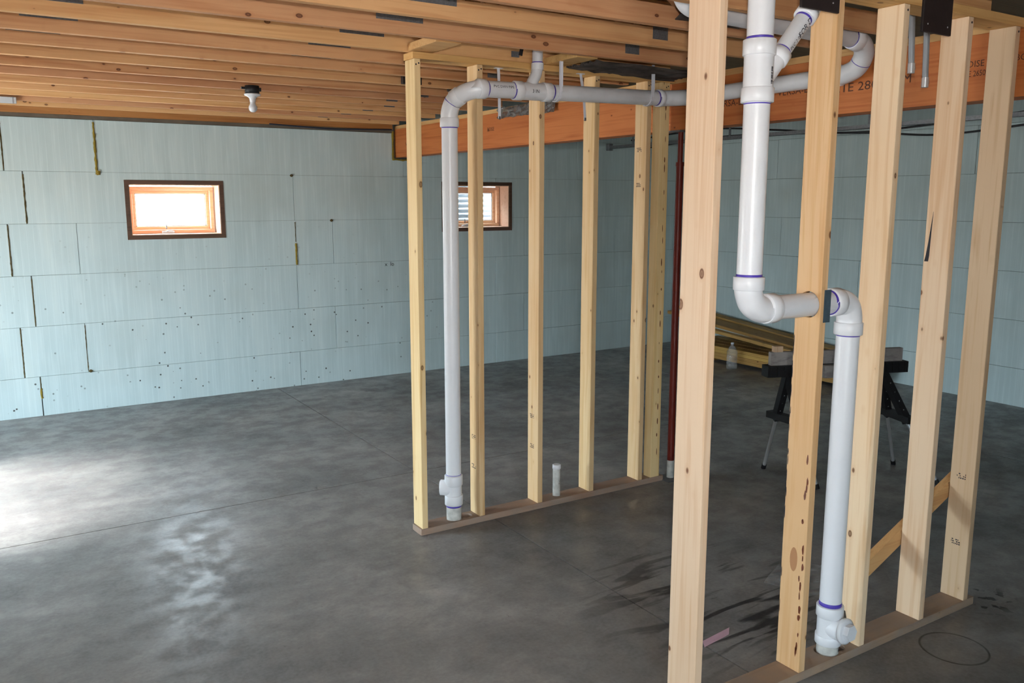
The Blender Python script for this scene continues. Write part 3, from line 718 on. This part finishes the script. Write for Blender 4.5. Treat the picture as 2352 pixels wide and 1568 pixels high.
pipe_text('pipe_print', '3 IN', 0.026, FL((2.725, yh, zf(2.725))), (1, 0, 0.02), (-0.1, -1, -0.1), 0.0485, 'ink', fdn)
# bend on to the run along the beam
bx_ = 3.835
zb = lambda y: 2.522+(4.0-y)*0.003
el = curve(F((3.655, yh, zf(3.655)), (3.715, yh, 2.519), (3.79, yh-0.045, 2.521), (bx_, yh-0.12, 2.522), (bx_, yh-0.18, 2.522)), 7)
MB().tube(el, 0.0475, 28).build('elbow', 'pvc_grey', fdn)
hub(fdn, el[0], el[4]); ring(fdn, FL((3.648, yh, zf(3.648))), (1, 0, 0), 0.010)
hub(fdn, el[-5], el[-1]); ring(fdn, FL((bx_, yh-0.186, 2.522)), (0, 1, 0), 0.005)
seg(fdn, F((bx_, yh-0.17, 2.522), (bx_, 2.95, zb(2.95))), 'pipe', 'pvc_grey')
MB().tube(F((bx_, 3.53, zb(3.53)), (bx_, 3.50, zb(3.5))), 0.0485, 28).build('rubber_coupling', 'black', fdn)
# double bend up to the pipe in the joist bay
uy, uz = 2.745, 2.668
el = curve(F((bx_, 2.97, 2.525), (bx_, 2.90, 2.527), (bx_-0.005, 2.82, 2.552), (bx_-0.028, 2.768, 2.610), (bx_-0.085, uy+0.003, 2.652), (bx_-0.16, uy, uz)), 7)
MB().tube(el, 0.0475, 28).build('elbow', 'pvc_grey', fdn)
hub(fdn, el[0], el[6]); hub(fdn, el[-6], el[-1], 0.0515); ring(fdn, el[17], el[18]-el[16], 0.003, 0.0483)
ring(fdn, FL((bx_-0.167, uy, uz)), (1, 0, 0), 0.006)
seg(fdn, F((bx_-0.15, uy, uz), (2.70, uy, uz+0.02)), 'pipe', 'pvc_grey')
el = curve(F((2.73, uy, uz+0.02), (2.67, uy, uz+0.021), (2.60, uy, uz+0.04), (2.565, uy, uz+0.10), (2.56, uy, uz+0.2)), 7)
MB().tube(el, 0.0475, 28).build('elbow', 'pvc', fdn); hub(fdn, el[0], el[7])

# ---- near stack
nx, ny = 2.314, YN+0.055
nd = thing('drain_stack', 'tall white drain stack jogging through the near stud wall', 'pipe', (nx, ny, 0))
NL = lambda p: (p[0]-nx, p[1]-ny, p[2])
G = lambda *ps: [NL(p) for p in ps]
seg(nd, F_ := G((nx, ny, 2.43), (nx, ny, 2.99)))
hub(nd, *G((nx, ny, 2.380), (nx, ny, 2.432)), r=0.0555); ring(nd, NL((nx, ny, 2.437)), (0, 0, 1), 0.008)
wye = seg(nd, G((nx, ny, 2.26), (nx, ny, 2.40)), 'wye', 'pvc', 0.050)
hub(nd, *G((nx, ny, 2.226), (nx, ny, 2.275)), r=0.0555)
bd = Vector((0.655, 0, 0.755)).normalized(); b0 = Vector((0, 0, 2.275))
MB().tube([b0, b0+bd*0.165], 0.033, 24).build('wye_branch', 'pvc', wye)
MB().tube([b0+bd*0.125, b0+bd*0.127, b0+bd*0.165, b0+bd*0.167], [0.033, 0.0385, 0.0385, 0.033], 24).build('branch_hub', 'pvc', wye)
MB().tube([b0+bd*0.15, b0+bd*0.355], 0.030, 24).build('branch_pipe', 'pvc_grey', nd)
for q in (0.171, 0.325): MB().tube([b0+bd*(q-0.004), b0+bd*(q+0.004)], 0.0308, 24).build('primer_ring', 'primer', nd)
e0 = b0+bd*0.33
el = curve([e0, e0+bd*0.035, e0+bd*0.06+Vector((0.004, 0, 0.02)), e0+bd*0.065+Vector((0.002, 0, 0.12))], 6)
MB().tube(el, 0.0365, 24).build('branch_elbow', 'pvc', nd)
MB().tube([e0, e0+bd*0.001, e0+bd*0.035, e0+bd*0.036], [0.03, 0.0395, 0.0395, 0.035], 24).build('elbow_hub', 'pvc', nd)
seg(nd, G((nx, ny, 1.62), (nx, ny, 2.24)))
ring(nd, NL((nx, ny, 2.222)), (0, 0, 1), 0.004)
hub(nd, *G((nx, ny, 1.585), (nx, ny, 1.632)), r=0.0545); ring(nd, NL((nx, ny, 1.637)), (0, 0, 1), 0.008)
zh = 1.512
el = curve(G((nx, ny, 1.60), (nx, ny, 1.578), (nx+0.022, ny, 1.535), (nx+0.066, ny, zh), (nx+0.105, ny, zh)), 7)
MB().tube(el, 0.0485, 28).build('elbow', 'pvc', nd); hub(nd, *G((nx+0.085, ny, zh), (nx+0.135, ny, zh)), r=0.0545)
lx = 2.888
seg(nd, G((nx+0.10, ny, zh), (lx-0.10, ny, zh)), 'pipe', 'pvc_grey')
hub(nd, *G((lx-0.125, ny, zh), (lx-0.075, ny, zh)), r=0.0545); ring(nd, NL((lx-0.1285, ny, zh)), (1, 0, 0), 0.005, 0.0485)
el = curve(G((lx-0.095, ny, zh), (lx-0.06, ny, zh), (lx-0.018, ny, zh-0.020), (lx, ny, zh-0.064), (lx, ny, zh-0.10)), 7)
MB().tube(el, 0.0485, 28).build('elbow', 'pvc', nd); hub(nd, *G((lx, ny, zh-0.134), (lx, ny, zh-0.085)), r=0.0545)
ring(nd, NL((lx, ny, zh-0.137)), (0, 0, 1), 0.004)
seg(nd, G((lx, ny, 0.22), (lx, ny, zh-0.09)))
ring(nd, NL((lx, ny, 0.252)), (0, 0, 1), 0.016)
tee = seg(nd, G((lx, ny, 0.09), (lx, ny, 0.24)), 'cleanout_tee', 'pvc', 0.0485)
hub(nd, *G((lx, ny, 0.195), (lx, ny, 0.243)), r=0.0545); hub(nd, *G((lx, ny, 0.075), (lx, ny, 0.115)), r=0.0535)
seg(nd, G((lx, ny, 0.002), (lx, ny, 0.085)), 'stub', 'pvc_dirty')
cdv = Vector((0.05, -0.99, 0.10)).normalized(); cb = Vector((lx-nx, 0, 0.148))
MB().tube([cb, cb+cdv*0.070], 0.0465, 28).build('cleanout_branch', 'pvc', tee)
MB().tube([cb+cdv*0.068, cb+cdv*0.069, cb+cdv*0.082, cb+cdv*0.085], [0.03, 0.053, 0.053, 0.046], 28).build('cleanout_plug', 'pvc', tee)
MB().tube([cb+cdv*0.083, cb+cdv*0.108], 0.034, 6).build('plug_nut', 'pvc', tee)
for p in nd.children_recursive:
    if p.name.startswith('plug_nut'):
        for f in p.data.polygons: f.use_smooth = False
pipe_text('pipe_print', 'FOR D', 0.030, b0+bd*0.285, bd, (-0.15, -1, -0.55), 0.030, 'ink', nd)
pipe_text('pipe_print', 'PVC 2 IN', 0.018, b0+bd*0.215, bd, (-0.15, -1, -0.55), 0.030, 'ink', nd)
pipe_text('pipe_print', '3 IN PVC', 0.010, NL((nx, ny, 2.31)), (0, 0, 1), (0.45, -1, 0), 0.050, 'ink', nd)
bc = MB()
for i in range(14):   # barcode sticker on the wye
    z = 2.285+i*0.0040; th = -0.02
    c_ = 0.0506
    for a in (-1.35,): bc.box(c_*math.cos(a)-0.0035, c_*math.cos(a)+0.0035, c_*math.sin(a)-0.0006, c_*math.sin(a)+0.001, z, z+random.choice((0.0012, 0.002, 0.0032)))
bc.build('barcode', 'ink', nd)
pipe_text('stub_mark', 'PI', 0.03, NL((lx, ny, 0.055)), (0, 0, 1), (0.45, -0.9, 0), R0, 'ink', nd)

# capped stub in the far plate
cp = thing('capped_stub', 'short capped white pipe standing in the far floor plate', 'pipe', (3.031, YW+0.066, 0))
MB().tube([(0, 0, 0.002), (0, 0, 0.225)], 0.0240, 22).build('stub', 'pvc_dirty', cp)
MB().tube([(0, 0, 0.212), (0, 0, 0.214), (0, 0, 0.238), (0, 0, 0.241)], [0.0245, 0.0268, 0.0268, 0.022], 22).build('cap', 'pvc', cp)
# print up the side of the stub
pipe_text('pipe_print', 'PVC', 0.018, (0, 0, 0.13), (0, 0, 1), (0.3, -1, 0), 0.0240, 'ink', cp)

# hangers under the far run
for x, lab in ((2.893, 'white hook hanger on the far drain just right of the vent branch'), (3.575, 'white hook hanger on the far drain near the steel post')):
    zc_ = zf(x); hz = thing('pipe_hanger', lab, 'hanger', (x, yh, zc_), 'hook hangers on the far drain')
    pts = [(0, -0.049, 2.665-zc_+0.035)]+[(0, -0.049, 0.03)]
    arc = [(0, -0.049*math.cos(a), -0.049*math.sin(a)) for a in [PI*0.0+i*PI*0.95/12 for i in range(13)]]
    prof = pts+arc; mb = MB()
    for i in range(len(prof)-1):
        mb.obox(prof[i], prof[i+1], 0.017, 0.006, (0, -1, 0.3) if i < 1 else (0, prof[i][1], prof[i][2]))
    mb.build('hook', 'hanger', hz)
    rb = MB(); rb.box(-0.010, -0.0075, -0.056, -0.046, 0.03, 2.69-zc_); rb.box(0.0075, 0.010, -0.056, -0.046, 0.03, 2.69-zc_)
    rb.build('edge_rib', 'hanger', hz)
for (xa, za), (xb, zb_), lab in (((2.595, 2.629), (2.602, 2.354), 'loose white strap hanging in the far wall left of the wye'), ((3.118, 2.629), (3.156, 2.368), 'loose white strap slanting beside the fourth far stud')):
    sh = thing('hanger_strap', lab, 'strap', (xb, 4.24 if xb < 3 else 4.171, zb_), 'loose straps in the far wall')
    MB().obox((xa-xb, 0, za-zb_), ((xa-xb)*0.3, 0, (za-zb_)*0.5), 0.017, 0.003, (0, 1, 0)).obox(((xa-xb)*0.3, 0, (za-zb_)*0.5), (0, 0, 0), 0.017, 0.003, (0, 1, 0)).build('strap', 'hanger', sh)
    MB().box(-0.006, 0.006, -0.003, 0.003, -0.006, 0.012).build('strap_tip', 'steel', sh)
    MB().box(xa-xb-0.02, xa-xb+0.03, -0.004, 0.02, za-zb_-0.001, za-zb_+0.002).build('strap_foot', 'hanger', sh)

# ------------------------------------------------------------------ bulb fixture
lt = thing('ceiling_light', 'bare white bulb in a porcelain holder on a black box', 'light', (1.77, 6.205, 2.632))
MB().lathe([(0.0, 0.055), (0.049, 0.055), (0.049, 0.0), (0, 0)], seg=24).box(-0.075, -0.045, -0.01, 0.01, 0.03, 0.045).box(0.045, 0.062, -0.008, 0.008, 0.02, 0.045).build('junction_box', 'black', lt)
MB().tube([(-0.078, 0, 0.037), (-0.070, 0, 0.037)], 0.005, 8).build('screw', 'chrome', lt)
MB().lathe([(0.0, 0.0), (0.056, 0.0), (0.058, -0.006), (0.053, -0.011), (0.036, -0.017), (0.024, -0.028), (0.020, -0.045), (0.0205, -0.052), (0.0, -0.052)], seg=28).build('lampholder', 'porcelain', lt)
MB().lathe([(0.017, -0.050), (0.0175, -0.062), (0.020, -0.072), (0.027, -0.084), (0.0295, -0.096), (0.027, -0.109), (0.019, -0.119), (0.009, -0.124), (0.0, -0.125)], seg=28).build('bulb', 'bulb', lt)

# ------------------------------------------------------------------ cables and small ceiling hardware
cb_ = MB().tube(curve([(2.55, D-0.06, 2.622), (2.9, D-0.055, 2.610), (3.2, D-0.05, 2.602), (3.5, D-0.05, 2.612), (3.84, D-0.05, 2.622)], 8), 0.007, 8).build('cable', 'cable_blue')
tag(cb_, 'dark blue cable lying along the top of the back foam wall', 'cable')
gb = thing('metal_box', 'pale grey metal box fixed under the joists at the left edge', 'box', (0.25, 7.845, 2.637))
MB().box(-0.16, 0.155, -0.015, 0.018, 0.0, 0.048, 0.004).build('box_body', 'zinc', gb); MB().box(0.128, 0.133, -0.019, 0.018, 0.0, 0.05).build('box_flange', 'steel', gb)
MB().tube([(0.11, -0.022, 0.04), (0.11, -0.018, 0.04)], 0.005, 8).build('screw', 'chrome', gb)
sb = thing('switch_box', 'small dark steel box on a joist behind the far elbow', 'box', (2.62, 5.39, 2.668))
MB().box(-0.07, 0.07, 0.0, 0.038, 0.0, 0.07, 0.003).build('box_body', 'black_paint', sb); MB().box(-0.035, -0.031, -0.003, 0.0, 0.005, 0.065).build('box_edge', 'chrome', sb)
bs = MB().obox((2.615, 4.02, 2.735), (2.600, 4.02, 2.668), 0.022, 0.003, (0, 1, 0)).build('webbing', 'black'); tag(bs, 'short black strap end hanging below a joist near the vent', 'strap')
sp2 = MB().box(2.66, 2.712, 4.205, 4.208, 2.69, 2.722).build('nail_plate', 'steel_dark'); tag(sp2, 'small grey nail plate on the joist left of the vent pipe', 'plate')

# crumpled smoky plastic over the beam edge
def sheet(name, corners, nu, nv, amp, mat, label, cat, thick=0.002, seed=1):
    rnd = random.Random(seed); A, B, Cc, Dd = [Vector(c) for c in corners]; vs = []
    nrm = (B-A).cross(Dd-A).normalized()
    for i in range(nu+1):
        for j in range(nv+1):
            u, v = i/nu, j/nv
            p = A*(1-u)*(1-v)+B*u*(1-v)+Cc*u*v+Dd*(1-u)*v
            p = p+nrm*rnd.uniform(-amp, amp)+(B-A).normalized()*rnd.uniform(-amp, amp)*0.5+(Dd-A).normalized()*rnd.uniform(-amp, amp)*0.5
            vs.append(p)
    fs = [(i*(nv+1)+j, (i+1)*(nv+1)+j, (i+1)*(nv+1)+j+1, i*(nv+1)+j+1) for i in range(nu) for j in range(nv)]
    o = MB().add(vs, fs).build(name, mat)
    md = o.modifiers.new('thickness', 'SOLIDIFY'); md.thickness = thick
    tag(o, label, cat); return o
sheet('plastic_wrap', [(3.868, 6.35, 2.575), (3.868, 5.50, 2.565), (3.875, 5.50, 2.660), (3.875, 6.35, 2.66)], 16, 5, 0.014, 'wrap', 'crumpled smoky plastic hanging over the top edge of the beam', 'plastic', 0.003, 3)
sheet('black_felt', [(3.02, 4.185, 2.658), (3.02, 3.90, 2.658), (3.84, 3.86, 2.652), (3.84, 4.19, 2.645)], 22, 8, 0.010, 'insul', 'ragged black felt sheet under the joists above the far studs', 'sheet', 0.004, 5)
# dark flattened duct liner behind the upper drain pipe
sheet('black_felt', [(2.75, 2.985, 2.70), (3.80, 2.985, 2.70), (3.80, 2.82, 2.745), (2.75, 2.82, 2.745)], 20, 4, 0.006, 'insul', 'black liner lying in the joist bay beside the upper grey drain', 'sheet', 0.004, 6)

# rail and cables in the bay beyond the beam
rail = thing('steel_rail', 'long galvanised rail hung beyond the orange beam', 'rail', (6.6, 5.3, 2.50))
MB().box(-0.02, 0.02, -2.7, 2.95, 0.0, 0.003).box(-0.02, -0.017, -2.7, 2.95, 0.0, 0.035).build('rail_angle', 'steel', rail)
for yy in (-2.2, -0.6, 1.0, 2.5): MB().box(-0.004, 0.004, yy-0.012, yy+0.012, 0.03, 0.53).build('rail_hanger', 'steel', rail)
MB().box(-0.03, 0.03, 2.9, 2.96, -0.02, 0.06, 0.004).build('rail_bracket', 'steel', rail)
for i, (pp, lab) in enumerate((([(7.0, 8.3, 2.62), (7.0, 7.0, 2.665), (7.0, 6.1, 2.60), (7.0, 5.2, 2.515), (7.0, 4.4, 2.53), (7.0, 3.2, 2.60)], 'upper of two black cables strung beyond the beam'),
                              ([(7.12, 8.2, 2.52), (7.12, 6.9, 2.585), (7.12, 5.9, 2.555), (7.12, 5.0, 2.505), (7.12, 4.3, 2.45), (7.12, 3.2, 2.52)], 'lower of two black cables strung beyond the beam'))):
    tag(MB().tube(curve(pp, 8), 0.009, 8).build('cable', 'cable'), lab, 'cable', 'cables beyond the beam')

# ------------------------------------------------------------------ sawhorse
ax0, ax1 = Vector((4.40, 3.80, 0)), Vector((5.36, 3.42, 0)); ad = (ax1-ax0).normalized(); pd = Vector((-ad.y, ad.x, 0))
sh = thing('sawhorse', 'black sawhorse on chromed telescopic legs behind the near studs', 'sawhorse', (4.88, 3.61, 0))
SL = lambda p: Vector(p)-Vector((4.88, 3.61, 0))
mb = MB(); mb.obox(SL(ax0+Vector((0, 0, 0.775))), SL(ax1+Vector((0, 0, 0.775))), 0.09, 0.075)
top = mb.build('top_beam', 'black', sh)
rb = MB()
for i in range(22):
    p = ax0.lerp(ax1, (i+0.5)/22); rb.obox(SL(p-pd*0.048+Vector((0, 0, 0.745))), SL(p-pd*0.048+Vector((0, 0, 0.805))), 0.008, 0.008, ad)
rb.build('top_rib', 'black', top)
for (foot, piv) in (((4.665, 4.00, 0), 0.16), ((4.62, 3.50, 0), 0.16), ((5.54, 3.56, 0), 0.84), ((5.38, 3.12, 0), 0.84)):
    p0 = ax0.lerp(ax1, piv)+Vector((0, 0, 0.745)); f = Vector(foot); p1 = p0.lerp(f, 0.46)
    MB().obox(SL(p0), SL(p1), 0.052, 0.045, ad).build('leg', 'black', sh)
    lg = MB().tube([SL(p0.lerp(f, 0.40)), SL(p0.lerp(f, 0.975))], 0.0125, 14).build('leg_tube', 'chrome', sh)
    MB().tube([SL(p0.lerp(f, 0.955)), SL(f+Vector((0, 0, 0.003)))], 0.017, 14).build('rubber_foot', 'black', lg)
    mbd = MB()
    dv = (p1-p0).normalized(); nrm = ad.cross(dv).normalized()
    if nrm.y > 0: nrm = -nrm
    for q in (0.25, 0.42, 0.59, 0.76): mbd.tube([SL(p0.lerp(p1, q)+nrm*0.024), SL(p0.lerp(p1, q)+nrm*0.026)], 0.005, 8)
    mbd.build('leg_rivet', 'chrome', sh)
for piv, f1, f2 in ((0.16, (4.665, 4.0, 0), (4.62, 3.5, 0)), (0.84, (5.54, 3.56, 0), (5.38, 3.12, 0))):
    p0 = ax0.lerp(ax1, piv)+Vector((0, 0, 0.745)); a = p0.lerp(Vector(f1), 0.42); b_ = p0.lerp(Vector(f2), 0.42); d = (b_-a).normalized()
    MB().obox(SL(a-d*0.07), SL(b_+d*0.07), 0.065, 0.045).build('cross_bar', 'black', sh)
rl = MB().obox(ax0.lerp(ax1, 0.03)+Vector((0, 0, 0.8575)), ax0.lerp(ax1, 0.97)+Vector((0, 0, 0.8575)), 0.038, 0.089).build('rail_board', 'oak_scrap'); tag(rl, 'grey weathered board set on edge along the sawhorse', 'board')
o = MB().obox(ax0.lerp(ax1, 0.05)+pd*0.0+Vector((0, 0, 0.9215)), ax0.lerp(ax1, 0.11)+Vector((0, 0, 0.9215)), 0.036, 0.038).build('wood_offcut', 'stud_near'); tag(o, 'little pale wood offcut on top of the sawhorse board', 'offcut')
o = MB().obox(ax0.lerp(ax1, 0.37)-pd*0.073+Vector((0, 0, 0.772)), ax0.lerp(ax1, 0.50)-pd*0.073+Vector((0, 0, 0.772)), 0.038, 0.085).build('wood_offcut', 'oak_scrap'); tag(o, 'whitish block clamped to the front of the sawhorse', 'offcut')

# ------------------------------------------------------------------ lumber by the right wall
def lb(x, y0, y1, z, label, w=0.14, t=0.037, mat='lumber'):
    o = MB().box(-w/2, w/2, y0, y1, 0, t, 0.002).build('lumber_board', mat, None, (x, 0, z)); tag(o, label, 'board', 'boards of the lumber stack'); return o
for x in (7.42, 7.95):
    pass
for k, yy in enumerate((5.7, 7.2)):
    o = MB().box(7.32, 8.06, yy, yy+0.089, 0.0, 0.04).build('stack_bearer', 'lumber'); tag(o, ('bearer under the front end of the lumber stack', 'bearer under the far end of the lumber stack')[k], 'board')
for layer in range(4):
    for i in range(4):
        x = 7.43+i*0.158+random.uniform(-0.006, 0.006)
        lb(x, 5.35+random.uniform(-0.1, 0.1), 7.72+random.uniform(-0.06, 0.04), 0.0405+layer*0.038, 'brown plank in the low flat stack along the right wall')
# longer boards thrown across, tipped up at the far end
for i, (x, yb, zb_, yt, zt, rz, w, lab) in enumerate(((7.61, 5.3, 0.200, 8.15, 0.47, 0.0, 0.14, 'long yellowish board tipped up across the lumber stack, lying leftmost'),
                                         (7.77, 5.3, 0.200, 8.10, 0.455, 0.0, 0.14, 'long yellowish board tipped up across the lumber stack, in the middle'),
                                         (7.93, 5.3, 0.200, 8.30, 0.50, 0.0, 0.14, 'long yellowish board tipped up across the lumber stack, against the wall'))):
    o = MB().obox((x, yb, zb_+0.02), (x+rz, yt, zt), w, 0.037).build('lumber_board', 'lumber'); tag(o, lab, 'board')
o = MB().obox((7.46, 5.4, 0.222), (7.46, 7.35, 0.36), 0.089, 0.037).build('lumber_board', 'lumber'); tag(o, 'narrow board slanting across the stack towards the sawhorse', 'board')
o = MB().box(7.36, 7.52, 7.48, 7.66, 0.1935, 0.24, 0.004).build('paper_pack', 'paper'); tag(o, 'white paper pack on the far end of the lumber stack', 'pack')
bag = thing('plastic_bottle', 'clear plastic bottle standing before the lumber stack', 'bottle', (7.22, 6.72, 0))
MB().lathe([(0.0, 0.0), (0.055, 0.0), (0.06, 0.01), (0.06, 0.20), (0.03, 0.25), (0.016, 0.27), (0.016, 0.285)], seg=20).build('bottle_body', 'film', bag)
MB().lathe([(0.0, 0.30), (0.018, 0.30), (0.018, 0.28), (0, 0.28)], seg=16).build('bottle_cap', 'paper', bag)

# ------------------------------------------------------------------ scraps on the floor
o = MB().add([(2.52, 2.430, 0.0012), (2.69, 2.452, 0.0012), (2.735, 2.492, 0.004), (2.55, 2.472, 0.0012)], [(0,1,2,3)]).build('paper_strip', 'pink'); tag(o, 'strip of pinkish paper lying between the near studs', 'paper')
md = o.modifiers.new('thickness', 'SOLIDIFY'); md.thickness = 0.001; md.offset = 1
sheet('plastic_sheet', [(3.22, 2.72, 0.006), (3.33, 2.47, 0.006), (3.72, 2.60, 0.006), (3.50, 2.85, 0.006)], 10, 8, 0.004, 'film', 'clear plastic sheet lying flat behind the near wall', 'plastic', 0.001, 9)
